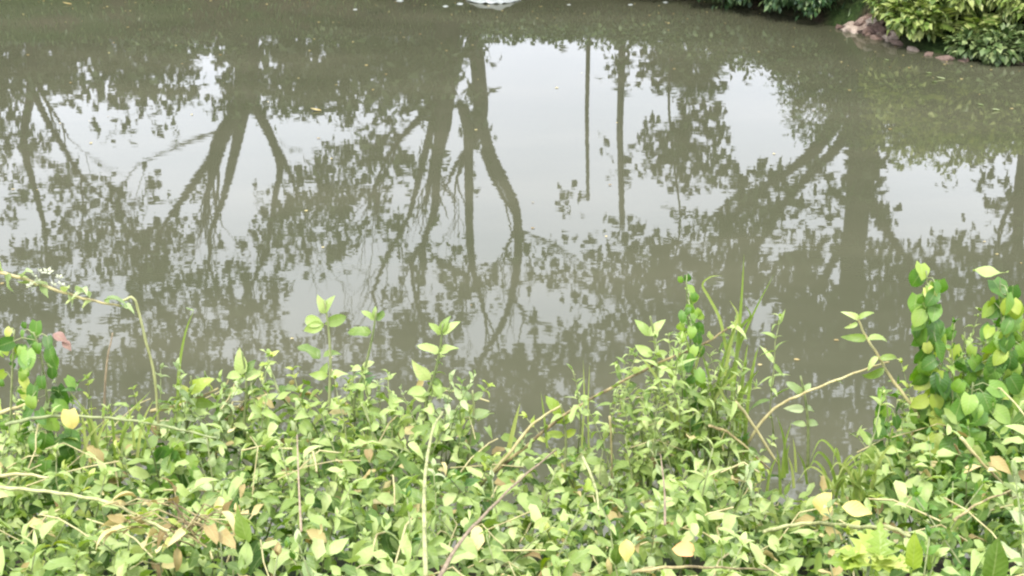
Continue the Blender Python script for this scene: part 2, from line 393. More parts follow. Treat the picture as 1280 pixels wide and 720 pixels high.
ZX = ((190, 'below the red leaf'), (380, 'below the inverted V stalk'), (520, 'left of the thick pale stem'), (690, 'right of the thick pale stem'), (830, 'under the long leafy cane'),
      (960, 'under the tall grass'), (1110, 'around the arched cane'), (9999, 'under the heart-leaved vines'))
def zone(px, y):
    a = next(n for lim, n in ZX if px < lim)
    return ('near the bottom edge, ' if y < 2.3 else 'midway up the weeds, ' if y < 2.75 else 'at the water side, ')+a
def place_sprig(kind, tip, s, lean=.3, lab=None, group=None, az=None):
    i = random.randrange(len(protos[kind])); src = protos[kind][i]
    o = src if src.name not in used else copy_tree(src)
    used.add(src.name)
    o.rotation_euler = (rnd(-lean, lean), rnd(-lean, lean), rnd(0, 6.3)); o.scale = (s, s, s)
    m = o.rotation_euler.to_matrix(); stem_tip = m @ Vector((0, 0, .42*s))
    o.location = Vector(tip)-stem_tip
    px = 640 + FPX*tip[0]/(Vector(tip)-Vector((0, 0, H))).dot(F_)
    lab = lab or KL[kind]+' '+zone(px, tip[1]); tag(o, lab, 'weed', group or lab)
    return o
nrow = 12; cnt = 0
for r in range(nrow):
    y = 1.86 + (3.13-1.86)*(r+.5)/nrow
    halfw = y*.437+.02; n = int(round(11 + 10*r/nrow))
    for c in range(n):
        x = -halfw + 2*halfw*(c+.5+rnd(-.45, .45))/n; yy = y+rnd(-.05, .05)
        z = canopy(x, yy)+rnd(-.07, .05)
        pxx = 640+FPX*x/(yy*1.07); k = random.random()
        dry_here = math.exp(-(((x+.55)/.2)**2+((yy-2.15)/.16)**2))
        if random.random() < .75*dry_here or k > .992: kind = 'dry'
        elif x > .75 and yy > 2.2 and k < .45: kind = 'vine'
        elif k < .48: kind = 'pale'
        elif k < .68: kind = 'grey'
        elif k < .80: kind = 'yellow'
        elif k < .93: kind = 'lance'
        else: kind = 'vine'
        place_sprig(kind, (x, yy, z), rnd(.62, 1.2)*(rnd(1.15, 1.4) if yy < 2.25 and random.random() < .35 else 1)); cnt += 1
print('sprigs', cnt)

# ------------------------------------------------------------------ leafy ground cover (one mass)
def leaf_cloud(name, samples, geos, mat, parent=None):
    """samples: list of (pos, dir, scale, roll)"""
    VV = []; FF = []; UU = []; b = 0
    for pos, d, s, ro in samples:
        V, F, UV = geos[random.randrange(len(geos))]
        m = np.array(orient(d, Vector((0, 0, 1)), ro))[:3, :3]*s
        VV.append(V @ m.T + np.array(pos)); FF.append(F+b); UU.append(UV); b += len(V)
    return mob(name, mesh_from(name, np.concatenate(VV), np.concatenate(FF), mat, True, np.concatenate(UU)), parent)
G3 = [leaf_geo(n=4, **{k: v for k, v in q.items()}) for q in OV]
def rdir(up=.3):
    a = rnd(0, 6.283); e = rnd(-.6, .9)+up*.5
    return Vector((math.cos(a)*math.cos(e), math.sin(a)*math.cos(e), math.sin(e)))
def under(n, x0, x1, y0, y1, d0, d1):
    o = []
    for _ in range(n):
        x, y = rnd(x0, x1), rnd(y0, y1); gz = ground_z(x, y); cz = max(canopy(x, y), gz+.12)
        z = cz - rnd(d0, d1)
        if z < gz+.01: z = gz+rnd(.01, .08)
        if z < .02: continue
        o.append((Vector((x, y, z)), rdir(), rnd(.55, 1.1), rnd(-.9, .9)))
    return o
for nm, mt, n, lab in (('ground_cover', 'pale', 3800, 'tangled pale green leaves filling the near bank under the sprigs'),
                  ('ground_cover', 'under', 6500, 'leaves low down in the near bank tangle, green painted darker for shade'),
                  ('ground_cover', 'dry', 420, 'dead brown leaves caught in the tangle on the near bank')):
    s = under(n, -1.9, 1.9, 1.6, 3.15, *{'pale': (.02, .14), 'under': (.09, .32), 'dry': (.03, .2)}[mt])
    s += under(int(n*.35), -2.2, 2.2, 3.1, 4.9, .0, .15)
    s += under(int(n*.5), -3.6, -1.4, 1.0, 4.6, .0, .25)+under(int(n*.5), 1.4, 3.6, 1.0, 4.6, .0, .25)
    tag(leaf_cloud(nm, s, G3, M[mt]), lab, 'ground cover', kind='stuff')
# thin twigs through the tangle
tb = TB()
for _ in range(230):
    x, y = rnd(-1.7, 1.7), rnd(1.7, 3.15); z = canopy(x, y)-rnd(0, .14); a = rnd(0, 6.3); l = rnd(.03, .11)
    d = Vector((math.cos(a), math.sin(a), rnd(-.35, .7)))*l
    p0 = Vector((x, y, z)); tb.tube([p0-d, p0-d*.4+Vector((0, rnd(-.02, .02), rnd(0, .02))), p0+d*.2+Vector((0, 0, rnd(0, .02))), p0+d*.8+Vector((rnd(-.03, .03), 0, -.01))], [rnd(.001, .0022)]*4, 4, False)
o = tb.build('dead_twigs', M['cane']); tag(o, 'thin straw coloured dead twigs threading the weed bank', 'twigs', kind='stuff')

# ------------------------------------------------------------------ traced plants of the near bank
def trace(pts, Y=None, lift=.02):
    return [P(px, py, Y if Y else YE) if (Y or False) else on_canopy(px, py, lift) for px, py in pts]
def cane(name, pts, w, label, cat, mat='cane', Y=None, lift=.03, leaves=0, lk='pale', lsize=.8, group=None, taper=.5, sink=True):
    q = trace(pts, Y, lift)
    for i in range(len(q)): q[i] = q[i]+Vector((0, rnd(-.012, .012), 0))
    root = empty(name, q[0], label, cat, group)
    d = (q[0]-Vector((0, 0, H))).length; r = w/2*d/FPX
    sp = spline(rel(q, root), 6); n = len(sp)
    wob = [Vector((0, 0, .0012*math.sin(i*1.7))) for i in range(n)]
    TB().tube([a+b for a, b in zip(sp, wob)], [r*(1-(1-taper)*i/(n-1))*(1.18 if i % 7 == 3 else 1) for i in range(n)], 7).build('stem', M[mat], root)
    ms = LM[lk] if lk in LM else LANCE
    for k in range(leaves):
        t = (k+.5+rnd(-.3, .3))/leaves*(n-1); i = min(int(t), n-2); p = sp[i].lerp(sp[i+1], t-i)
        put_leaf(random.choice(ms), root, p, Vector((rnd(-1, 1), rnd(-.8, .3), rnd(-.2, 1))), lsize*rnd(.7, 1.2), rnd(-.5, .5))
    return root, sp
def blade_mesh(pts, w, name='blade', mat=None, side=None):
    sp = spline(pts, 5); n = len(sp); V = []; UV = []; F = []
    for i, p in enumerate(sp):
        t = (sp[min(i+1, n-1)]-sp[max(i-1, 0)]).normalized()
        s = t.cross(side or Vector((.15, -1, .35))).normalized(); nn = s.cross(t)
        ww = w*.5*max(.03, (1-(i/(n-1))**2.2))
        for k, u in ((-1, 0), (0, .5), (1, 1)): V.append(p+s*ww*k+nn*(abs(k)*ww*.35)); UV.append((u, i/(n-1)))
    for i in range(n-1):
        b = i*3; F += [(b, b+1, b+4, b+3), (b+1, b+2, b+5, b+4)]
    return mesh_from(name, V, np.array(F), mat or M['blade'], True, UV)

# bramble reaching in from the left with white blossom
rt, sp = cane('bramble_cane', [(-30, 335), (15, 343), (60, 357), (105, 371), (152, 382)], 5, 'pale bramble cane with white blossom reaching in from the left over the water', 'bramble', Y=2.95, leaves=9, lk='pale', lsize=.7)
def blossom(root, pos, s=.011):
    tb = TB()
    V = []; F = []
    for k in range(5):
        a = k*1.2566+rnd(-.1, .1); b = len(V)
        for rr, aa, zz in ((.15, 0, 0), (.8, -.5, .25), (1.25, 0, .45), (.8, .5, .25)):
            V.append((rr*s*math.cos(a+aa), rr*s*math.sin(a+aa)*.9, zz*s))
        F.append((b, b+1, b+2, b+3))
    o = mob('blossom', mesh_from('blossom', V, np.array(F), M['petal'], True), root); o.location = pos
    o.rotation_euler = (rnd(.3, 1.1), rnd(-.4, .4), rnd(0, 3)); return o
for px, py in ((42, 345), (50, 340), (74, 347), (66, 356), (38, 357), (60, 340), (76, 356), (46, 352)):
    blossom(rt, P(px, py, 2.93)-rt.location, rnd(.007, .011))
for px, py, dx, dz, s in ((12, 342, -.3, -1, .8), (26, 346, .6, .9, .8), (50, 354, .3, -1, .8), (98, 368, .3, 1, 1.0), (112, 373, -.2, 1, 1.0), (130, 377, 1, .8, .9), (150, 382, 1, .2, .7), (84, 364, .5, -.8, .7), (60, 357, -.6, .8, .7)):
    put_leaf(random.choice(LM['grey']), rt, P(px, py, 2.94)-rt.location, Vector((dx, -.3, dz)), s, rnd(-.4, .4))
cane('bent_stalk', [(150, 378), (166, 373), (173, 395), (182, 430), (192, 472), (199, 545)], 3.0, 'straw coloured stalk bent over at its tip above the left weeds', 'stalk', 'palestem', Y=2.98, taper=1.1)
cane('dark_stalk', [(130, 550), (134, 460), (140, 418)], 3, 'thin dark upright stalk left of the bent straw stalk', 'stalk', 'darkcane', Y=3.02)
# slender shoots standing clear of the mass
def shoot(tip, base, label, leaves, Y=3.02, w=5, mat='stem', kind='pale', cat='shoot'):
    q = [P(base[0], base[1]+25, Y)]+[P(base[0]+(tip[0]-base[0])*t+4*math.sin(t*3), base[1]+(tip[1]-base[1])*t, Y) for t in (0, .35, .7, 1)]
    root = empty('upright_shoot', q[0], label, cat); sp = spline(rel(q, root), 5)
    r = w/2*3.35/FPX; n = len(sp)
    TB().tube(sp, [r*(1-.5*i/(n-1)) for i in range(n)], 6).build('stem', M[mat], root)
    for px, py, dx, dy, L_ in leaves:      # leaf base pixel, tip offset in pixels
        a = P(px, py, Y); b = P(px+dx, py+dy, Y-.012*rnd(-2, 2)); k = (b-a).length/.068
        put_leaf(random.choice(LM[kind][:2]+LM[kind][4:]), root, a-root.location, (b-a), k*L_, rnd(-.5, .5), up=Vector((rnd(-.3, .3), -.75, .7)))
    return root
shoot((553, 405), (533, 500), 'tall upright shoot with paired leaves above the thick pale stem', [
    (550, 418, -12, -18, 1), (552, 416, 4, -22, 1), (553, 418, 17, -20, 1), (553, 416, -5, -20, .9), (549, 441, -32, -16, 1), (548, 441, 26, -13, 1), (537, 475, -22, -20, 1.2), (538, 475, 22, 4, 1), (534, 492, -36, -10, 1), (535, 492, 30, -8, 1), (533, 500, -20, -6, .9)])
shoot((405, 375), (412, 490), 'upright shoot with one bright bud and arching pale leaves', [
    (405, 392, -6, -24, 1.1), (405, 392, 6, -22, 1.1), (404, 405, -38, -10, 1), (406, 405, 38, -12, 1), (405, 405, -36, 12, 1), (400, 448, -26, -22, 1.2), (404, 446, 24, -14, 1), (410, 470, -30, -2, 1), (411, 470, 28, -8, 1)])
shoot((470, 388), (443, 500), 'slim leaning shoot with a forked leaf pair at its tip', [
    (468, 400, -18, -17, 1), (468, 400, 19, -15, 1), (468, 398, 1, -18, .9), (464, 416, -34, -4, 1), (452, 462, -22, -6, 1), (453, 460, 18, -14, 1)])
shoot((302, 440), (306, 520), 'short shoot with broad pale leaves left of the inverted V stalk', [
    (302, 468, -3, -28, 1.3), (303, 468, 20, -22, 1), (302, 472, -30, -10, 1), (304, 474, 28, -14, 1), (304, 490, -32, -4, 1), (305, 490, 30, -8, 1)])
shoot((812, 395), (820, 480), 'small shoot with a heart shaped leaf pair left of the climbing vine', [
    (812, 420, -14, -20, 1.2), (812, 420, 14, -20, 1.2), (816, 445, -26, -16, 1.1), (817, 445, 24, -8, 1), (818, 462, -30, -8, 1), (819, 462, 26, -12, 1)])
shoot((590, 488), (586, 560), 'small leaning shoot on the water side of the middle weeds', [
    (590, 500, -14, -14, 1), (590, 500, 16, -14, 1), (588, 520, 30, -10, 1), (588, 520, -26, -6, 1)], kind='grey')
shoot((238, 470), (232, 540), 'yellow green shoot at the water edge left of centre', [
    (237, 492, -18, -12, 1.2), (238, 492, 14, -22, 1.2), (236, 505, -34, 2, 1), (237, 505, 32, -6, 1.1)], kind='yellow')
shoot((700, 505), (706, 580), 'yellow green broad leaf shoot beside the upper cane', [
    (702, 530, -8, -26, 1.3), (703, 530, 14, -18, 1.2), (704, 545, -26, -6, 1), (704, 545, 24, -10, 1)], kind='yellow')
shoot((1000, 470), (1010, 560), 'thin shoot standing in the water gap at right', [
    (1002, 492, -16, -14, 1), (1003, 492, 14, -18, 1), (1005, 512, -24, -4, .9), (1006, 512, 22, -6, .9), (1008, 532, -22, -8, .9), (1008, 532, 26, -12, .9)], kind='grey')
# thick pale stem
cane('thick_stem', [(532, 720), (531, 668), (530, 620), (533, 580), (541, 540), (553, 516)], 6.5, 'thick pale stem curving down through the middle weeds', 'stem', 'palestem', lift=.11, taper=.6)
cane('inverted_v_stalk', [(306, 505), (318, 475), (330, 457), (340, 470), (350, 488), (362, 508)], 4.5, 'thin green stalk bent into an inverted V left of the bud shoot', 'stalk', 'stem', Y=3.05, leaves=3, lsize=.6)
cane('fallen_cane', [(540, 735), (575, 682), (612, 638), (650, 602), (695, 563)], 5.8, 'brown dead cane slanting up from the bottom edge at centre', 'cane', 'darkcane', lift=.05, leaves=3)
cane('leafy_cane', [(600, 605), (655, 560), (705, 520), (770, 484), (830, 452), (875, 430), (912, 408)], 4.4, 'long dead cane rising from the middle to the vine column', 'cane', Y=3.0, leaves=20, lk='pale', lsize=.75)
cane('short_cane', [(600, 610), (635, 566), (665, 534), (700, 505)], 5, 'short straw cane lying parallel below the long leafy cane', 'cane', Y=2.88)
cane('arched_cane', [(955, 667), (990, 659), (1025, 654), (1075, 656), (1112, 661), (1136, 668)], 4.8, 'arched pale yellow cane below the two fallen yellow leaves', 'cane', 'palestem', lift=.07, taper=.9)
cane('curved_cane', [(-15, 611), (40, 612), (90, 617), (140, 630), (180, 645), (213, 660)], 4.6, 'long pale cane curving down across the lower left weeds', 'cane', 'palestem', lift=.07, taper=.7)
cane('straight_cane', [(-15, 596), (25, 596), (62, 597)], 5, 'short straight cane just above the long curving cane at left', 'cane', lift=.07)
cane('runner_vine', [(5, 533), (45, 524), (95, 520), (160, 523), (215, 532), (272, 545)], 4.5, 'thin creeping runner carrying a fallen yellow leaf at left', 'vine', 'stem', lift=.08, leaves=5, lsize=.7)
cane('leaning_stick', [(-10, 518), (20, 510), (48, 502)], 5.5, 'pale stick entering at the left edge under the red leaf', 'stick', Y=2.95)
cane('creeping_stem', [(188, 515), (225, 505), (272, 488)], 5, 'pale creeping stem at the water edge under the bent stalk', 'stem', Y=3.02, leaves=3)
cane('bare_twig', [(915, 600), (940, 545), (968, 512), (1000, 492), (1045, 476), (1088, 461), (1112, 452)], 4, 'bare forked twig crossing the open water gap at right', 'twig', Y=3.0, leaves=2, lsize=.5)
rt, sp = cane('knotty_twig', [(1165, 545), (1135, 500), (1112, 470), (1098, 445), (1082, 420), (1072, 396)], 4.4, 'knotty twig with curled leaf pairs left of the heart-leaved vine', 'twig', Y=2.98)
for px, py, dx, dy in ((1072, 400, -5, -12), (1073, 398, 14, -8), (1083, 424, -22, -6), (1084, 424, 24, -6), (1098, 446, -16, 10), (1099, 448, 24, -2), (1106, 460, -26, 16), (1072, 404, -10, 4)):
    a = P(px, py, 2.97); b = P(px+dx, py+dy, 2.95); put_leaf(LM['pale'][2], rt, a-rt.location, b-a, max(.45, (b-a).length/.06), rnd(-.5, .5), up=Vector((0, -.7, .7)))
cane('crossing_stalk', [(918, 500), (935, 522), (975, 585)], 5, 'pale stiff stalk slanting down beside the open water gap', 'stalk', Y=2.93)
cane('lower_crossing_stalk', [(885, 530), (915, 545), (965, 590)], 4, 'shorter pale stalk crossing below the stiff stalk', 'stalk', Y=2.9)
cane('right_leaning_stem', [(1200, 545), (1225, 575), (1250, 600), (1275, 640)], 4.2, 'pale woody stem slanting down at the right edge', 'stem', Y=2.6)
cane('right_cross_stem', [(1195, 655), (1225, 630), (1262, 612)], 3.8, 'pale stem crossing the slanting stem at the right edge', 'stem', lift=.09)
cane('curved_midstem', [(728, 572), (738, 592), (746, 618), (748, 635)], 4.2, 'short curved pale stem in the weeds under the long cane', 'stem', 'palestem', lift=.08)
cane('upright_midstem', [(762, 520), (764, 550), (766, 640)], 3.2, 'thin upright pale stem in front of the small water gap', 'stem', Y=2.95)
cane('bottom_cane', [(790, 716), (840, 708), (900, 706), (960, 712)], 4.5, 'thin cane along the bottom edge under the orange leaf', 'cane', lift=.08)
cane('dark_upright_stem', [(376, 665), (373, 610), (371, 545)], 3.5, 'thin dark upright stem in the left middle weeds', 'stem', 'darkcane', lift=.08)
cane('dark_slanting_stem', [(832, 660), (830, 610), (826, 570)], 3.5, 'thin dark upright stem right of the curved pale stem', 'stem', 'darkcane', lift=.08)

# grass
def tuft(name, label, blades, cat='grass', Y=3.0, w=7, group=None, mat=None):
    b0 = P(blades[0][0][0], blades[0][0][1], Y); root = empty(name, b0, label, cat, group)
    for bl in blades:
        pts = [P(px, py, Y-.01*k) for k, (px, py) in enumerate(bl)]
        mob('blade', blade_mesh(rel(pts, root), w*rnd(.8, 1.2)*3.3/FPX, mat=mat), root)
    return root
tuft('tall_grass', 'two tall grass blades standing above the weeds beside the vine column', w=4.5, blades=[
    [(915, 500), (922, 430), (927, 370), (930, 318)], [(912, 480), (925, 430), (945, 385), (968, 342)], [(905, 470), (915, 420), (922, 395), (912, 375)],
    [(908, 440), (900, 400), (886, 372), (878, 356), (888, 346), (902, 345)], [(920, 450), (926, 410), (938, 395), (930, 380)]])
bl = []
for k in range(20):
    bx = rnd(845, 935); by = rnd(540, 600); tx_ = bx+rnd(-60, 60); ty_ = by-rnd(60, 150)
    bl.append([(bx, by), (bx+(tx_-bx)*.35, by+(ty_-by)*.55), (bx+(tx_-bx)*.75, by+(ty_-by)*.88), (tx_, ty_)])
tuft('grass_tuft', 'dense grassy tuft with narrow blades at the foot of the vine column', bl, w=4)
tuft('single_grass', 'lone thin grass blade curving up over the water at left', [[(222, 510), (224, 460), (232, 415), (243, 386)]], w=4)
put_leaf(LM['grey'][3], bpy.data.objects['single_grass'], P(242, 388, 3.0)-bpy.data.objects['single_grass'].location, Vector((-1, -.2, .1)), .4)
tuft('short_grass', 'short stiff blade poking up at the middle of the weed edge', [[(636, 560), (643, 530), (650, 504)]], w=6)
tuft('fine_grass', 'three hair thin grass blades above the weeds right of the middle', [[(727, 560), (730, 500), (729, 450)], [(736, 560), (735, 510), (737, 455)], [(684, 560), (680, 520), (676, 490)]], w=2.4)
bl = []
for k in range(20):
    bx = rnd(1030, 1090); by = rnd(610, 635); a = rnd(-1.2, 1.2); l = rnd(35, 75)
    bl.append([(bx, by), (bx+l*.3*a, by-l*.6), (bx+l*.8*a, by-l*.9), (bx+l*1.15*a, by-l*.55)])
tuft('drooping_grass', 'pale drooping grass tuft behind the two fallen yellow leaves', bl, Y=2.72, w=3.6)
bl = []
for k in range(8):
    bx = rnd(955, 1010); by = rnd(590, 620); a = rnd(-1, 1); l = rnd(40, 80)
    bl.append([(bx, by), (bx+l*.2*a, by-l*.6), (bx+l*.6*a, by-l)])
tuft('gap_grass', 'loose grass blades rising at the foot of the open water gap', bl, Y=2.85, w=3.6)
bl = []
for k in range(14):
    bx = rnd(100, 180); by = rnd(560, 580); a = rnd(-1, 1); l = rnd(50, 80)
    bl.append([(bx, by), (bx+l*.2*a, by-l*.6), (bx+l*.6*a, by-l)])
tuft('left_grass', 'few grass blades among the dark leaves below the red leaf', bl, Y=2.85, w=3.6)

# climbing vines: columns of heart shaped leaves
def vine(name, label, spine, n, meshes, width, Y=2.95, size=1.0, depth=.07, cat='vine'):
    q = [P(px, py, Y) for px, py in spine]; root = empty(name, q[0], label, cat); sp = spline(rel(q, root), 5); m_ = len(sp)
    TB().tube(sp, [.0034-.0018*i/(m_-1) for i in range(m_)], 6).build('stem', M['stem'], root)
    for k in range(n):
        t = ((k+.5)/n)**.95*(m_-1); i = min(int(t), m_-2); p = sp[i].lerp(sp[i+1], t-i)
        a = rnd(0, 6.28); rr = width*3.2/FPX*rnd(.1, .5)*(1-.35*t/(m_-1))
        off = Vector((math.cos(a)*rr, math.sin(a)*depth*.6-.01, rnd(-.01, .015)))
        # petiole
        e = p+off
        d = Vector((off.x*14+rnd(-.5, .5), -.3+rnd(-.35, .35), -.8+rnd(-.4, .6)))
        lf = put_leaf(random.choice(meshes), root, e, d, size*rnd(.65, 1.1)*(1-.3*t/(m_-1)), rnd(-.5, .5), up=Vector((rnd(-.4, .4), -.8, .6)))
        if k % 2 == 0: TB().tube([p, p.lerp(e, .6)+Vector((0, 0, .008)), e], .0011, 4, False).build('leaf_stalk', M['stem'], root)
    return root
vine('climbing_vine', 'narrow climbing vine column with small bright leaves right of the middle', [(872, 560), (868, 500), (864, 440), (860, 395), (858, 350)], 52, HSMALL, 34, 3.0, .85)
vine('heart_leaved_vine', 'taller heart-leaved vine column standing left of the other at right', [(1175, 610), (1172, 540), (1168, 470), (1162, 400), (1158, 338)], 84, HEART+HEARTY[:1], 48, 2.95, .88)
vine('heart_leaved_vine', 'heart-leaved vine column at the right edge under a pale folded leaf', [(1240, 640), (1243, 560), (1248, 480), (1252, 420), (1250, 350)], 84, HEART+HEARTY, 62, 2.95, .9)
vine('heart_leaved_vine', 'broad dark leaved vine between the two right hand columns', [(1205, 660), (1208, 590), (1212, 530), (1216, 478)], 46, HEART, 90, 2.85, .85)
vine('heart_leaved_vine', 'heart-leaved vine filling the gap between the two right columns', [(1205, 640), (1204, 560), (1203, 490), (1206, 415)], 40, HEART+HEARTY[:1], 60, 3.0, .8)
vine('heart_leaved_vine', 'heart-leaved vine cut off by the right frame edge', [(1282, 620), (1284, 540), (1280, 460), (1278, 385)], 44, HEART, 60, 3.0, .85)
vine('heart_leaved_vine', 'small heart-leaved vine tuft under the knotty twig', [(1112, 600), (1112, 560), (1110, 520), (1106, 488)], 16, HEARTY+HEART, 34, 2.95, .7)
vine('heart_leaved_vine', 'dark green vine clump with lobed looking leaves under the red leaf', [(55, 600), (60, 540), (58, 490), (50, 440), (42, 415)], 44, HEART, 80, 2.93, .72)
vine('heart_leaved_vine', 'bright leaved vine tip at the left edge beside the red leaf', [(12, 560), (14, 500), (16, 450), (18, 412)], 22, HEARTY+HSMALL, 52, 2.95, .72)
vine('heart_leaved_vine', 'dark leafed vine low in the left weeds under the creeping stem', [(225, 610), (222, 585), (228, 560), (240, 548)], 15, HEART, 70, 2.85, .75)
# sprigs along the tall columns
for px, py, k in ((1250, 350, 'pale'), (1192, 395, 'pale'), (1215, 425, 'pale'), (1185, 470, 'pale'), (1262, 440, 'pale'), (1232, 500, 'pale'), (1270, 520, 'grey'), (1160, 500, 'pale'),
                  (1125, 500, 'yellow'), (1140, 540, 'pale'), (900, 400, 'pale'), (850, 420, 'pale'), (885, 440, 'lance'), (840, 455, 'lance'), (920, 455, 'lance'), (790, 470, 'pale'), (775, 455, 'pale'),
                  (905, 490, 'lance'), (330, 480, 'pale'), (365, 470, 'yellow'), (210, 485, 'pale'), (175, 490, 'yellow'), (100, 470, 'yellow'), (120, 500, 'pale'), (505, 480, 'pale'), (570, 470, 'pale')):
    q = P(px, py, rnd(2.95, 3.1))
    place_sprig(k, q, rnd(.6, .8), .2)
for x0, x1, y0, y1, n, ks in ((825, 950, 405, 545, 26, ('lance', 'lance', 'pale')), (740, 840, 440, 530, 12, ('pale', 'lance')), (1110, 1285, 450, 600, 16, ('pale', 'grey', 'vine')), (190, 590, 448, 492, 18, ('pale', 'yellow', 'grey', 'grey')), (1150, 1285, 400, 520, 12, ('pale', 'yellow', 'vine')), (0, 110, 470, 540, 5, ('vine', 'pale'))):
    for _ in range(n): place_sprig(random.choice(ks), P(rnd(x0, x1), rnd(y0, y1), rnd(2.9, 3.08)), rnd(.55, .8), .3)

# single remarkable leaves
def single(name, label, px, py, size_px, mat, shape='ovate', dirv=(1, -.3, .2), roll=0, lift=.06, wd=.62, cat='leaf', Y=None, curl=.6, up=(0, -.5, .85)):
    p = P(px, py, Y) if Y else on_canopy(px, py, lift)
    d = (p-Vector((0, 0, H))).length; Ls = size_px*d/FPX
    dv = Vector(dirv).normalized()
    o = mob(name, leaf_mesh(name, M[mat], L=Ls, Wd=Ls*wd, fold=.35, curl=curl, shape=shape, wave=.06, n=8, twist=.25))
    o.matrix_world = Matrix.Translation(p-dv*Ls*.5) @ orient(dv, Vector(up), roll); tag(o, label, cat); return o
single('fallen_leaf', 'upright pale yellow fallen leaf left of its pair above the arched cane', 1030, 630, 31, 'gold', 'round', (.2, -.3, 1), wd=.8)
single('fallen_leaf', 'flat pale yellow fallen leaf right of its pair above the arched cane', 1074, 637, 42, 'gold', 'ovate', (1, -.1, -.12), wd=.45, roll=.3)
single('fallen_leaf', 'cream yellow fallen leaf hanging near the bottom edge', 783, 690, 32, 'gold', 'ovate', (.05, -.4, -1), wd=.6)
single('fallen_leaf', 'orange tinted fallen leaf near the bottom edge', 856, 686, 30, 'orange', 'round', (-.7, -.3, .4), wd=.7)
single('fallen_leaf', 'small yellow leaf caught on the thin left runner', 88, 526, 26, 'gold', 'heart', (.05, -.3, -1), wd=.9, Y=2.7)
single('red_leaf', 'pinkish red leaf above the dark vine clump at left', 76, 422, 22, 'red', 'ovate', (.85, -.3, -.35), wd=.55, Y=2.9)
single('red_leaf', 'smaller reddish leaf folded below the pink one at left', 84, 432, 16, 'red', 'ovate', (.8, -.4, -.8), wd=.6, Y=2.9)
single('pointed_leaf', 'large pale pointed leaf upright in the bottom right corner', 1245, 702, 62, 'pale', 'ovate', (0, -.15, 1), wd=.5, lift=.12, curl=.3, up=(0, -1, .3))
single('pointed_leaf', 'pale brown pointed leaf upright left of the corner leaf', 1143, 690, 52, 'yellow', 'ovate', (-.05, -.15, 1), wd=.42, lift=.1, curl=.3, up=(0, -1, .3))
single('pointed_leaf', 'long upright green leaf low in the left middle weeds', 302, 655, 58, 'pale', 'lance', (-.15, -.15, 1), wd=.35, lift=.1, curl=.3, up=(0, -1, .3))
single('pale_folded_leaf', 'pale folded leaf topping the right edge vine column', 1238, 345, 42, 'pale', 'lance', (.9, -.3, -.25), wd=.4, Y=2.95, curl=-.9)
# withered clump
root = empty('withered_clump', on_canopy(240, 668, .03), 'withered clump of curled straw and brown leaves at the end of the long pale cane', 'dead weed')
tb = TB()
for k in range(26):
    a = rnd(0, 6.3); q = Vector((math.cos(a)*rnd(.03, .16), math.sin(a)*rnd(.02, .09), rnd(0, .06))); p0 = Vector((rnd(-.03, .03), rnd(-.02, .02), rnd(-.02, .02)))
    tb.tube([p0, p0.lerp(q, .5)+Vector((0, 0, rnd(.01, .035))), q], [.0018, .0015, .0009], 4, False)
    put_leaf(random.choice(LM['dry']), root, q, q-p0+Vector((0, -.03, rnd(-.05, .05))), rnd(.5, 1), rnd(-1, 1))
    if k % 3 == 0: put_leaf(random.choice(LM['yellow']), root, q*.6, q-p0+Vector((0, 0, .05)), rnd(.5, .9), rnd(-1, 1))
tb.build('stem', M['cane'], root)
# bright lobed leaves along the bottom edge
root = empty('mugwort_plant', on_canopy(1085, 715, .02), 'bright green plant with deeply lobed leaves on the bottom edge at right', 'weed')
lob = leaf_mesh('leaf', M['vine'], L=.075, Wd=.055, fold=.2, curl=.5, shape='lobed', n=10); lob.materials[0] = M['yellow']
for k in range(11):
    a = k*.57+rnd(-.2, .2); put_leaf(lob, root, Vector((rnd(-.03, .03), rnd(-.02, .02), .02)), Vector((math.cos(a), math.sin(a)*.6-.2, rnd(.3, .9))), rnd(.7, 1.1), rnd(-.4, .4))
TB().tube([(0, 0, -.2), (0, 0, -.05), (0, 0, .03)], .003, 5).build('stem', M['stem'], root)

# ------------------------------------------------------------------ far bank: shrubs, ferns, stones
DIA = [leaf_geo(L=1, Wd=.55, fold=.3, curl=.5, n=2), leaf_geo(L=1, Wd=.7, fold=.2, curl=.9, n=2), leaf_geo(L=1, Wd=.4, fold=.4, curl=.2, n=2)]
def far_shrub(name, label, c, rx, ry, rz, n, ls, mat, group=None, cat='shrub', droop=False, parts=5):
    base = Vector((c[0], c[1], ground_z(c[0], c[1]))); root = empty(name, base, label, cat, group)
    tb = TB()
    for k in range(7):
        a = rnd(0, 6.3); e = Vector((math.cos(a)*rx*.7, math.sin(a)*ry*.7, rz*rnd(.5, .95)))
        tb.tube([Vector((0, 0, -.05)), e*.5+Vector((0, 0, .1)), e], [.014, .009, .004], 5, False)
    tb.build('stem', M['bark'], root)
    for q in range(parts):
        a = q*6.283/parts+rnd(-.3, .3); cc = Vector((math.cos(a)*rx*.5, math.sin(a)*ry*.5, rz*rnd(.45, .65))) if parts > 1 else Vector((0, 0, rz*.5))
        s = []
        for _ in range(n//parts):
            v = Vector((rng.normal(), rng.normal(), rng.normal())).normalized()*rnd(.45, 1.0)**.5
            lump = .75+.5*noise.noise(v*2.2+Vector((q*3, c[0], 0)))
            p = cc+Vector((v.x*rx*.62*lump, v.y*ry*.62*lump, v.z*rz*.55*lump))
            p.z = max(p.z, -.15)
            s.append((p, (v+Vector((rnd(-.6, .6), rnd(-.6, .6), -.25+rnd(-.3, .5)))), ls*rnd(.6, 1.2), rnd(-.6, .6)))
        leaf_cloud('foliage', s, DIA, M[mat], root)
    return root
def shore_pt(px, off=.3):
    x = PW(px, lerp_tab([(-300, -12), (0, -10), (600, -12), (900, 3), (1060, 36), (1140, 60), (1290, 77), (1500, 84)], px)).x
    return (x, shore(x)+off)
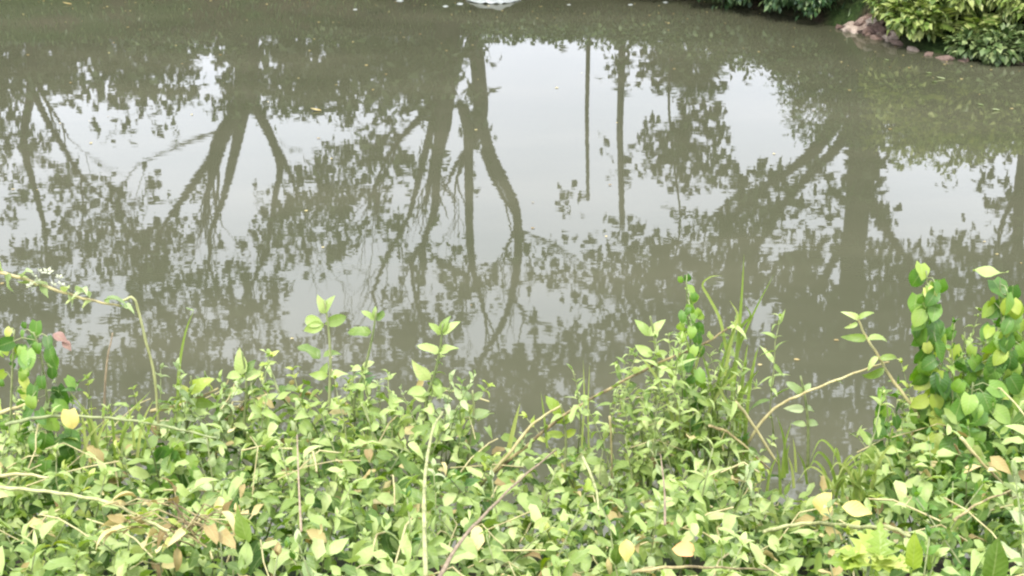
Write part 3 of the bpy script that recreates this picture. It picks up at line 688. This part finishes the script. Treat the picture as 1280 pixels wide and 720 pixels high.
for px, off, rx, rz, lab in ((650, .55, .8, .33, 'dark shrub over the far water edge behind the plastic sheet'), (745, .5, .75, .36, 'dark shrub on the far shore right of the plastic sheet'),
                             (830, .4, .75, .42, 'dark green shrub leaning over the far shore near the first hanging leaves'), (905, .28, .6, .5, 'dark shrub with leaves hanging to the water at the top edge'),
                             (965, .3, .55, .5, 'blue green shrub left of the shore stones at the top edge'), (1000, .3, .45, .45, 'low blue green shrub between the top edge shrubs and the shore stones'), (1036, .62, .5, .55, 'blue green shrub directly behind the shore stones'),
                             (1085, 1.1, .6, .75, 'blue green shrub behind the left end of the fern bank')):
    x, y = shore_pt(px, off); far_shrub('far_shrub', lab, (x, y-.25), rx*1.15, .75, rz*1.15, 2600, .085, 'farshrub')
for px, off, rx, rz in ((-120, .7, .9, .5), (200, .8, .9, .35), (430, .8, .8, .3), (-420, .8, .9, .6)):
    x, y = shore_pt(px, off); far_shrub('low_shrub', 'low dull green shrub on the far bank between the tree trunks, seen mirrored only', (x, y), rx, .5, rz, 700, .08, 'farshrub', 'low shrubs on the far bank')
# fern bank at top right
def frond_geo(L=.5, n=9, arch=1.1):
    V = []; F = []; UV = []
    def quad(a, b, w):
        t = (b-a); s = t.cross(Vector((0, 0, 1)))
        if s.length < 1e-5: s = Vector((1, 0, 0))
        s = s.normalized()*w; k = len(V)
        for v in (a, a.lerp(b, .45)+s+Vector((0, 0, .004)), b, a.lerp(b, .45)-s+Vector((0, 0, .004))): V.append(tuple(v)); UV.append((.5, .5))
        F.append((k, k+1, k+2, k+3))
    pts = [Vector((0, L*math.sin(arch*i/n)/arch*1.05, L*(.55*i/n) - L*.75*(i/n)**2.2)) for i in range(n+1)]
    for i in range(n): quad(pts[i], pts[i+1]+(pts[i+1]-pts[i])*.1, .004)
    for i in range(1, n+1):
        l = L*.34*math.sin(math.pi*(i/(n+1))**.75)**.9+.02
        for s in (-1, 1): quad(pts[i], pts[i]+Vector((s*l, l*.45, -.15*l)), l*.22)
    return np.array(V), np.array(F), np.array(UV)
FR = [mesh_from('frond', *frond_geo(L, 9, a)[:2], M['fern'], True, frond_geo(L, 9, a)[2]) for L, a in ((.36, 1.1), (.46, 1.4), (.3, .8))]
def fern(x, y, s, label, n=26, zoff=0.0):
    root = empty('fern_clump', (x, y, ground_z(x, y)+zoff), label, 'fern', 'ferns on the far bank at top right')
    for k in range(n):
        a = k*2.399; o = bpy.data.objects.new('frond', random.choice(FR)); link(o, root)
        o.location = (math.cos(a)*.05, math.sin(a)*.05, rnd(0, .22)); o.rotation_euler = (rnd(-.1, .7), rnd(-.2, .2), a); sc = s*rnd(.75, 1.2); o.scale = (sc, sc, sc)
    return root
fl = [(1165, .12, .9, 'yellow green fern clump arching over the water right of the shore stones'), (1222, .15, .6, 'small fern clump in the dark notch below the bushes')]
for px, off, s, lab in fl:
    x, y = shore_pt(px, off); fern(x, y, s, lab, 26)
for px, off, rx, rz, n, lab in ((1128, .50, .26, .50, 1200, 'low yellow green bush directly behind the right half of the shore stones'), (1145, .38, .30, .50, 1300, 'low yellow green bush next to the shore stones'), (1162, .62, .38, .66, 1600, 'yellow green bush second from the shore stones'), (1200, .7, .36, .62, 1500, 'yellow green bush in the middle, front row'),
                (1232, .30, .36, .26, 1300, 'low darker bush hanging over the water under the right bushes'), (1275, .30, .34, .30, 1300, 'low dark bush at the right frame edge by the water'), (1215, .95, .45, .85, 1700, 'tall bright yellow green bush behind the notch'),
                (1262, .75, .45, .75, 1700, 'tall bright bush at the top right corner'), (1176, 1.15, .45, .80, 1500, 'bright bush in the back row above the fern'), (1310, .6, .5, .75, 1500, 'bright bush cut off by the right frame edge'), (1370, .7, .6, .8, 1400, 'bright bush beyond the right frame edge')):
    x, y = shore_pt(px, off-.28); far_shrub('bank_bush', lab, (x, y), rx*1.15, .40, rz*.92, int(n*1.15), .10, 'darkbush' if 'dark' in lab else 'fern', parts=4)
# stones at the water line
def stone_mesh(seed):
    import bmesh
    bm = bmesh.new(); bmesh.ops.create_icosphere(bm, subdivisions=2, radius=1)
    for v in bm.verts: v.co *= 1+.6*noise.noise(v.co*1.5+Vector((seed*7, 0, 0))); 
    for v in bm.verts: v.co.x *= 1.3; v.co.z *= .65
    me = bpy.data.meshes.new('stone'); bm.to_mesh(me); bm.free(); me.materials.append(M['stone']); return me
SM = [stone_mesh(i) for i in range(5)]
stones = [(1050, 34, 8, 'small grey stone at the left end of the shore stones'), (1060, 37, 10, 'grey stone second from the left of the shore stones'), (1070, 38, 12, 'long pale stone tilted in the shore stones'), (1064, 30, 9, 'dark grey stone in the back row at the left of the pile'), (1078, 27, 12, 'tall pinkish stone in the upper row of shore stones'), (1082, 35, 12, 'pink stone in the middle row of shore stones'), (1091, 38, 12, 'pale flat stone in the middle of the shore stones'), (1093, 27, 12, 'dark reddish stone in the upper row of shore stones'), (1103, 34, 14, 'broad reddish stone under the bush edge'), (1104, 43, 10, 'small pale stone low in the right half of the shore stones'), (1108, 24, 12, 'pink brown stone tucked under the leaves'), (1115, 46, 13, 'whitish upright stone at the right end of the shore stones'), (1085, 43, 9, 'narrow stone at the water line left of the small pale one'), (1097, 48, 8, 'tiny stone at the water edge in the middle of the shore stones'), (1123, 54, 9, 'small dark stone at the water right of the whitish stone'), (1086, 21, 10, 'brown stone at the top of the pile'), (1120, 36, 12, 'brown stone half under the first bush'), (1142, 62, 8, 'small stone under the low yellow green bush'), (1160, 68, 7, 'small grey stone at the water below the fern'), (1181, 73, 9, 'pale stone at the water below the notch'), (1205, 75, 7, 'small dark stone right of the pale stone below the notch'), (1252, 77, 8, 'brownish stone at the water under the right bushes'), (1275, 78, 9, 'brown stone at the water at the right frame edge'), (1235, 77, 6, 'tiny stone half sunk below the right bushes')]
for i, (px, py, s, lab) in enumerate(stones):
    k = s*15/FPX*.85; o = mob('shore_stone', SM[i % 5])
    for q in range(2600, 4000):                           # where this line of sight meets the bank or the water
        p = P(px, py+1, q*.005)
        if p.z <= max(ground_z(p.x, p.y), -.01)+k*.2: break
    o.location = p; o.scale = (k, k*rnd(.7, 1.1), k*rnd(.8, 1.2)); o.rotation_euler = (rnd(-.4, .4), rnd(-.5, .5), rnd(0, 6.3))
    tag(o, lab, 'stone', 'stones along the far water line')

# white plastic sheet and scraps at the far edge
def bag(name, label, c, sx, sy, sz, n=14, seed=0):
    V = []; F = []
    for j in range(n+1):
        for i in range(n+1):
            u, v = i/n*2-1, j/n*2-1; r2 = min(1, u*u+v*v)
            z = sz*(1-r2)**.5*(.6+.9*noise.noise(Vector((u*1.8+seed, v*1.8, 0)))) + .25*sz*noise.noise(Vector((u*5+seed, v*5, 1)))
            q = 1/max(1, (u*u+v*v)**.5); V.append((u*q*sx, v*q*sy, max(z, -.02)))
    for j in range(n):
        for i in range(n): b = j*(n+1)+i; F.append((b, b+1, b+n+2, b+n+1))
    me = mesh_from(name, V, np.array(F), M['plastic'], True); o = mob(name, me); o.location = c
    mod = o.modifiers.new('skin', 'SOLIDIFY'); mod.thickness = .006
    tag(o, label, 'litter'); return o
p = PW(618, 4); bag('plastic_sheet', 'crumpled white plastic sheet on the water at the top edge, largest of the litter', (p.x, p.y+.35, .01), .36, .42, .10, 18, 3).rotation_euler = (0, 0, -.35)
for px, py, s, lab in ((444, 12, .045, 'small white scrap on the water left of all the other litter'), (557, 8, .06, 'oval white scrap on the water left of the plastic sheet'), (575, 5, .07, 'torn white scrap just left of the plastic sheet'), (500, 1, .08, 'white scrap touching the top edge left of the sheet'),
                       (711, 6, .04, 'tiny grey scrap right of the plastic sheet'), (788, 6, .05, 'pale scrap in the dark green reflection'), (832, 3, .06, 'pale torn scrap at the top edge under the dark shrubs')):
    p = PW(px, py); bag('plastic_scrap', lab, (p.x, p.y, .0), s*.6, s*.7, s*.25, 8, px)['category'] = 'litter'
for px, py, s, lab in ((402, 139, .13, 'yellowish leaf floating alone on the water left of centre'), (90, 6, .16, 'long pale leaf floating near the top left corner'), (1182, 99, .12, 'pale leaf floating below the fern, left of two'), (1172, 103, .08, 'small pale leaf floating below the fern beside the larger one'),
                  (1165, 92, .1, 'pale leaf floating close under the fern bank'), (1112, 76, .07, 'tiny leaf floating below the whitish stone'), (1250, 138, .12, 'pale leaf floating in the fern reflection at right'), (1230, 132, .08, 'small leaf floating left of the pale one in the fern reflection')):
    p = PW(px, py); o = mob('floating_leaf', leaf_mesh('floating_leaf', M['grey'] if px > 1000 else M['dry'], L=s*.8, Wd=s*.4, fold=.15, curl=-.4, n=5)); o.location = (p.x, p.y, .006); o.rotation_euler = (0, 0, rnd(1, 2)); tag(o, lab, 'leaf')

# specks of leaf litter drifting on the water
V = []; F = []
for _ in range(420):
    x = rnd(-9, 9); y = shore(x)-abs(rng.normal())*1.6-.05 if random.random() < .6 else rnd(5.2, 15)
    if y < 5: continue
    r = rnd(.006, .02); b = len(V); a0 = rnd(0, 6)
    for k in range(5): V.append((x+math.cos(a0+k*1.257)*r*rnd(.6, 1.2), y+math.sin(a0+k*1.257)*r*rnd(.5, 1), .004+rnd(0, .003)))
    F.append((b, b+1, b+2, b+3, b+4))
o = mob('floating_litter', mesh_from('floating_litter', V, np.array(F), M['dry'], True)); tag(o, 'tiny brown specks of leaf litter drifting on the pond', 'litter', kind='stuff')
# ------------------------------------------------------------------ trees on the far bank (seen mirrored)
GRID = """99699999999999999999999999999999
97699999777888899999999999999999
99799979687879940018677434699999
99999969888899810147557621477999
83265757999888850000047771147789
76356545312465640014887012683267
77111123467765265015786234891145
66554253378874234126688888792534
66765552788643225322434885697434
54878722788775421225667864593435
78788856877667766777888768896787
88689778885256877758989878889988
99759877764575862468898799899998
97758878566578734679999699999899
88669977677788656889999899999899
99999998865788999999999999999999
99999999999999999999999999799999
99999999999999999999999999799999
99999999999999999999999999799999
99999999999999999999999999999999""".split('\n')
def dens(px, py):
    # outside the picture the wood carries on with the same mix of leaf and gap
    gx = px if 0 <= px < 1280 else (-px if px < 0 else 2559-px)
    gx = min(max(gx, 0), 1279)
    u = gx/40-.5; v = py/30-.5; i = int(math.floor(u)); j = int(math.floor(v)); a, b = u-i, v-j
    def g(i, j): return int(GRID[min(max(j, 0), 19)][min(max(i, 0), 31)])
    return ((g(i, j)*(1-a)+g(i+1, j)*a)*(1-b)+(g(i, j+1)*(1-a)+g(i+1, j+1)*a)*b)/9
GAPS = [(580, 100, 7, 42), (569, 205, 15, 68), (523, 168, 10, 26), (508, 170, 8, 22), (540, 250, 6, 30), (613, 262, 14, 52), (596, 240, 5, 45), (1100, 165, 10, 34), (1050, 168, 13, 36), (1112, 225, 20, 42), (965, 150, 55, 55),
        (1020, 112, 36, 22), (1135, 225, 36, 46), (1210, 250, 22, 26), (300, 200, 9, 45), (325, 190, 9, 40), (266, 100, 12, 35), (660, 150, 45, 80), (1060, 210, 10, 30), (450, 355, 28, 34), (655, 388, 24, 18), (600, 425, 22, 20), (60, 30, 34, 12), (1110, 295, 18, 16), (960, 395, 16, 22), (1040, 330, 12, 20)]
def gap(px, py):
    g = 0
    for x, y, a, b in GAPS:
        d = ((px-x)/a)**2+((py-y)/b)**2
        if d < 1.6: g = max(g, min(1, (1.6-d)*1.6))
    return g
class Tree:
    def __init__(s, name, label, base_px, Y, x0, x1, group=None, depth=1.6):
        s.Y = Y; b = RF(base_px, 50, Y); s.loc = Vector((b.x, Y, ground_z(b.x, Y)-.05))
        s.root = empty(name, s.loc, label, 'tree', group); s.tb = TB(); s.x0, s.x1, s.depth = x0, x1, depth; s.ends = []; s.sp = []
    def limb(s, pts, w0, w1, dy=0.0, dy0=0.0, ground=False, sub=3):
        n = len(pts); q = []
        for i, (px, py) in enumerate(pts): q.append(RF(px, py, s.Y+dy0+(dy-dy0)*i/(n-1)))
        if ground: q.insert(0, Vector((q[0].x, s.Y, s.loc.z)))
        sp = spline(q, 5); m = len(sp); r = []
        for i, p in enumerate(sp):
            dist = (Vector((p.x, p.y, -p.z))-Vector((0, 0, H))).length
            r.append((w0+(w1-w0)*i/(m-1))/2*dist/FPX*(1+.10*noise.noise(p*3)))
        if ground: r[0] *= 1.35
        s.tb.tube([p-s.loc for p in sp], r, 9)
        sub = sub if sub > 3 else min(sub, 1)
        for k in range(sub):                               # side branches
            i = random.randrange(m//3, m); s.grow(sp[i], (sp[i]-sp[i-1]).normalized(), r[i]*.55, rnd(.7, 1.4), 2)
        s.grow(sp[-1], (sp[-1]-sp[-2]).normalized(), r[-1]*.95, rnd(.8, 1.4), 2)
    def grow(s, p, d, r, l, lev):
        if r < .006: r = .006
        v = Vector((rnd(-.8, .8), rnd(-.8, .8), rnd(-.15, .7))); d2 = (d+v*.8).normalized()
        pts = [p]; dd = d2
        for k in range(5):
            dd = (dd+Vector((rnd(-.22, .22), rnd(-.22, .22), rnd(-.1, .2)))).normalized(); pts.append(pts[-1]+dd*l/5)
        s.tb.tube([q-s.loc for q in pts], [r*(1-.75*k/5) for k in range(6)], 5, False)
        if lev > 0:
            for k in range(3): j = random.randrange(2, 6); s.grow(pts[j], (pts[j]-pts[j-1]).normalized(), r*(1-.75*j/5)*.8, l*.7, lev-1)
    def crown(s, y0, y1, ls=.175, mul=1.0, mat='tree'):
        S_ = []; cell = 1200.0
        area = (s.x1-s.x0)*(y1-y0); n = int(area/29*mul)
        for _ in range(n):
            px, py = rnd(s.x0, s.x1), rnd(y0, y1)
            f = min(1, (px-s.x0+40)/80) if random.random() < .6 else 1
            c = dens(px, py); c = c-.75*gap(px, py)-.03+.42*noise.noise(Vector((px/21, py/25, s.Y)))-(.06 if py > 285 else 0)+.45*noise.noise(Vector((px/8, py/12, s.Y+4))); c = min(max((c-.66)*1.8+.5, 0), .985)
            if c < .06: continue
            lam = -math.log(1-c)/2.9                        # leaves needed for that cover
            if random.random() > lam/1.4: continue
            py2 = py
            Y = s.Y+rng.normal()*s.depth*.5
            p = RF(px, py2, Y)
            if p.z < ground_z(p.x, p.y)+.25: continue
            for k in range(4):
                v = Vector((rng.normal(), rng.normal()*1.5, rng.normal()))*ls*.42
                S_.append((p+v-s.loc, Vector((rnd(-1, 1), rnd(-1, 1), rnd(-1.1, .5))), ls*rnd(.7, 1.3), rnd(-1, 1)))
        leaf_cloud('crown', S_, DIA, M[mat], s.root)
        return len(S_)
    def done(s): s.tb.build('trunk', M['bark'], s.root)
tot = 0
T = Tree('bank_tree', 'far bank tree forked high, its mirror image at left of the pond', 307, 20.3, 190, 440)
T.limb([(307, 30), (308, 60), (308, 95), (307, 128)], 30, 27, ground=True, sub=0)
T.limb([(305, 118), (290, 150), (270, 190), (243, 228), (214, 268)], 22, 7, -.6)
T.limb([(308, 122), (300, 160), (290, 205), (280, 245), (262, 292)], 17, 6, .3)
T.limb([(312, 122), (328, 150), (343, 182), (350, 212), (343, 250), (333, 320)], 15, 5, .5)
T.limb([(343, 180), (356, 202), (368, 232)], 9, 4, .2, .35)
T.limb([(285, 160), (250, 172), (205, 190), (170, 208)], 5, 2, -.9, -.2)
T.limb([(330, 315), (318, 350), (290, 400), (275, 440)], 6, 3, .9, .5)
T.done(); tot += T.crown(30, 640, mul=1.0)
T = Tree('bank_tree', 'several stemmed far bank tree, its mirror image left of the open sky patch', 585, 18.9, 440, 680)
T.limb([(560, 40), (558, 70), (556, 100), (553, 135)], 31, 29, ground=True, sub=0)
T.limb([(552, 130), (552, 170), (546, 210), (543, 262), (530, 300)], 17, 7, .3)
T.limb([(545, 128), (525, 148), (505, 168), (485, 195)], 13, 5, -.6)
T.limb([(548, 134), (538, 165), (526, 215), (512, 268)], 13, 6, .6)
T.limb([(594, 50), (598, 90), (601, 130), (598, 162)], 19, 18, .2, ground=True, sub=0)
T.limb([(578, 130), (585, 165), (586, 210), (587, 290), (590, 330)], 14, 9, .2, sub=1)
T.limb([(600, 150), (614, 195), (632, 232), (645, 262), (648, 310), (640, 370), (625, 410), (600, 450)], 16, 7, .3, .2)
T.limb([(602, 185), (617, 225), (636, 258)], 8, 5, -.3)
T.limb([(648, 288), (672, 298), (705, 314)], 6, 3, .1, .3)
T.limb([(530, 300), (515, 330), (520, 375)], 7, 4, .3, .3)
T.limb([(512, 268), (480, 330), (466, 368)], 6, 4, .6, .6)
T.limb([(640, 372), (660, 395), (700, 412)], 6, 2.5, .3, .3)
T.done(); tot += T.crown(60, 640)
T = Tree('bank_tree', 'thickest far bank tree with one great left limb, mirrored right of the poles', 1080, 17.4, 880, 1190)
T.limb([(1082, 70), (1082, 120), (1080, 180), (1074, 240), (1068, 300), (1060, 370)], 44, 26, ground=True, sub=3)
T.limb([(1074, 80), (1060, 115), (1042, 155), (1016, 190), (980, 218), (930, 250)], 24, 9, -.3)
T.limb([(1066, 150), (1045, 185), (1010, 220), (980, 255), (955, 295), (938, 325)], 15, 6, .5)
T.limb([(1068, 290), (1040, 330), (1015, 380), (1010, 430)], 14, 6, .6)
T.limb([(1080, 230), (1110, 290), (1150, 350), (1170, 400)], 13, 5, -.5)
T.done(); tot += T.crown(100, 640)
T = Tree('bank_tree', 'far bank tree mirrored at the right frame edge with a low fork', 1290, 16.6, 1190, 1480)
T.limb([(1285, 150), (1282, 200), (1275, 240), (1272, 310)], 26, 12, ground=True)
T.limb([(1280, 230), (1262, 258), (1248, 290)], 9, 4, -.5)
T.limb([(1290, 200), (1330, 260), (1360, 340)], 14, 6, .5)
T.done(); tot += T.crown(110, 640)
T = Tree('slim_tree', 'slim leafy tree mirrored around the two straight poles', 835, 19.2, 680, 880)
T.limb([(838, 70), (836, 130), (842, 200), (850, 280), (835, 360)], 4, 2, ground=True)
T.done(); tot += T.crown(62, 640)
T = Tree('bank_tree', 'leafy far bank tree mirrored at the left frame edge', 40, 20.6, -90, 190)
T.limb([(35, 25), (40, 70), (38, 120), (30, 180), (50, 260)], 17, 7, ground=True)
T.limb([(38, 110), (70, 170), (110, 230), (150, 260)], 9, 3, -.4)
T.done(); tot += T.crown(20, 640)
for bx, xx0, xx1, Y in ((-200, -350, -90, 20.5), (-480, -640, -350, 21.0), (1620, 1480, 1780, 17)):
    T = Tree('bank_tree', 'leafy far bank tree standing beyond the frame, never seen directly', bx, Y, xx0, xx1, 'far bank trees beyond the frame')
    T.limb([(bx, 30), (bx+8, 110), (bx-5, 200), (bx+15, 330)], 22, 9, ground=True); T.limb([(bx+5, 120), (bx-60, 200), (bx-90, 280)], 10, 4, .5); T.limb([(bx+5, 140), (bx+60, 220), (bx+90, 300)], 10, 4, -.5)
    T.done(); tot += T.crown(40, 620, mul=.8)
# poles
for px, y0, y1, w, Y, lab in ((735, 70, 250, 5.0, 19.6, 'thinner shorter straight pole mirrored against the open sky'), (778, 50, 286, 8.0, 18.6, 'thicker taller straight pole mirrored right of the thin one')):
    a = RF(px, y0, Y); b = RF(px, y1, Y); r = w/2*(b-Vector((0, 0, -H))).length/FPX; root = empty('utility_pole', (a.x, Y, ground_z(a.x, Y)-.05), lab, 'pole')
    TB().tube([(0, 0, 0), (0, 0, (b.z-root.location.z)*.5), (b.x-a.x, 0, b.z-root.location.z)], [r*1.1, r, r*.85], 10).build('shaft', M['pole'], root)
    TB().tube([(-r*1.6, 0, b.z-root.location.z-.06), (r*1.6, 0, b.z-root.location.z-.06)], r*.35, 6).build('crossbar', M['pole'], root)
# lower trees well behind the bank
for i, (px, y1, w) in enumerate(((-150, 120, 150), (60, 105, 130), (180, 125, 150), (395, 130, 130), (500, 135, 130), (860, 150, 90), (1130, 160, 130), (1230, 175, 150), (1390, 175, 160))):
    Y = 30+(i % 3)*1.5; top = RF(px, y1, Y); rad = w*.5*Y/FPX*1.05
    gx = top.x; root = empty('background_tree', (gx, Y, ground_z(gx, Y)), 'dense round tree in the row behind the far bank, mirrored as a dark mass', 'tree', 'dense trees in the row behind the far bank')
    hh = top.z-root.location.z
    TB().tube([(0, 0, -.1), (.1, 0, hh*.4), (0, .1, hh*.8)], [.16, .12, .05], 8).build('trunk', M['bark'], root)
    s = []
    for _ in range(1500):
        v = Vector((rng.normal(), rng.normal(), rng.normal())).normalized()*rnd(.3, 1)**.4; v *= .85+.4*noise.noise(v*2+Vector((i*5, 0, 0)))
        s.append((Vector((v.x*rad, v.y*rad, hh*.52+v.z*hh*.48)), v+Vector((rnd(-.5, .5), rnd(-.5, .5), rnd(-.8, .3))), rnd(.2, .4), rnd(-1, 1)))
    leaf_cloud('crown', s, DIA, M['tree'], root)
print('tree leaves', tot)

# grass along the far bank
V = []; F = []
for _ in range(9000):
    x = rnd(-11, 11); y = shore(x)+abs(rng.normal())*1.4+.12; z = ground_z(x, y); h = rnd(.03, .10); a = rnd(0, 6.3); w = rnd(.006, .014)
    b = len(V); c, s_ = math.cos(a), math.sin(a); lx, ly = rnd(-.05, .05), rnd(-.05, .05)
    V += [(x-c*w, y-s_*w, z-.01), (x+c*w, y+s_*w, z-.01), (x+lx*.5+c*w*.6, y+ly*.5+s_*w*.6, z+h*.6), (x+lx, y+ly, z+h)]; F.append((b, b+1, b+2, b+3))
o = mob('bank_grass', mesh_from('bank_grass', V, np.array(F), M['farshrub'], True)); tag(o, 'short green grass covering the far bank above the water line', 'grass', kind='stuff')
# drop prototypes that were never placed
for lst in protos.values():
    for o in lst:
        if o.name not in used:
            for c in list(o.children): bpy.data.objects.remove(c)
            bpy.data.objects.remove(o)
bpy.context.view_layer.update()
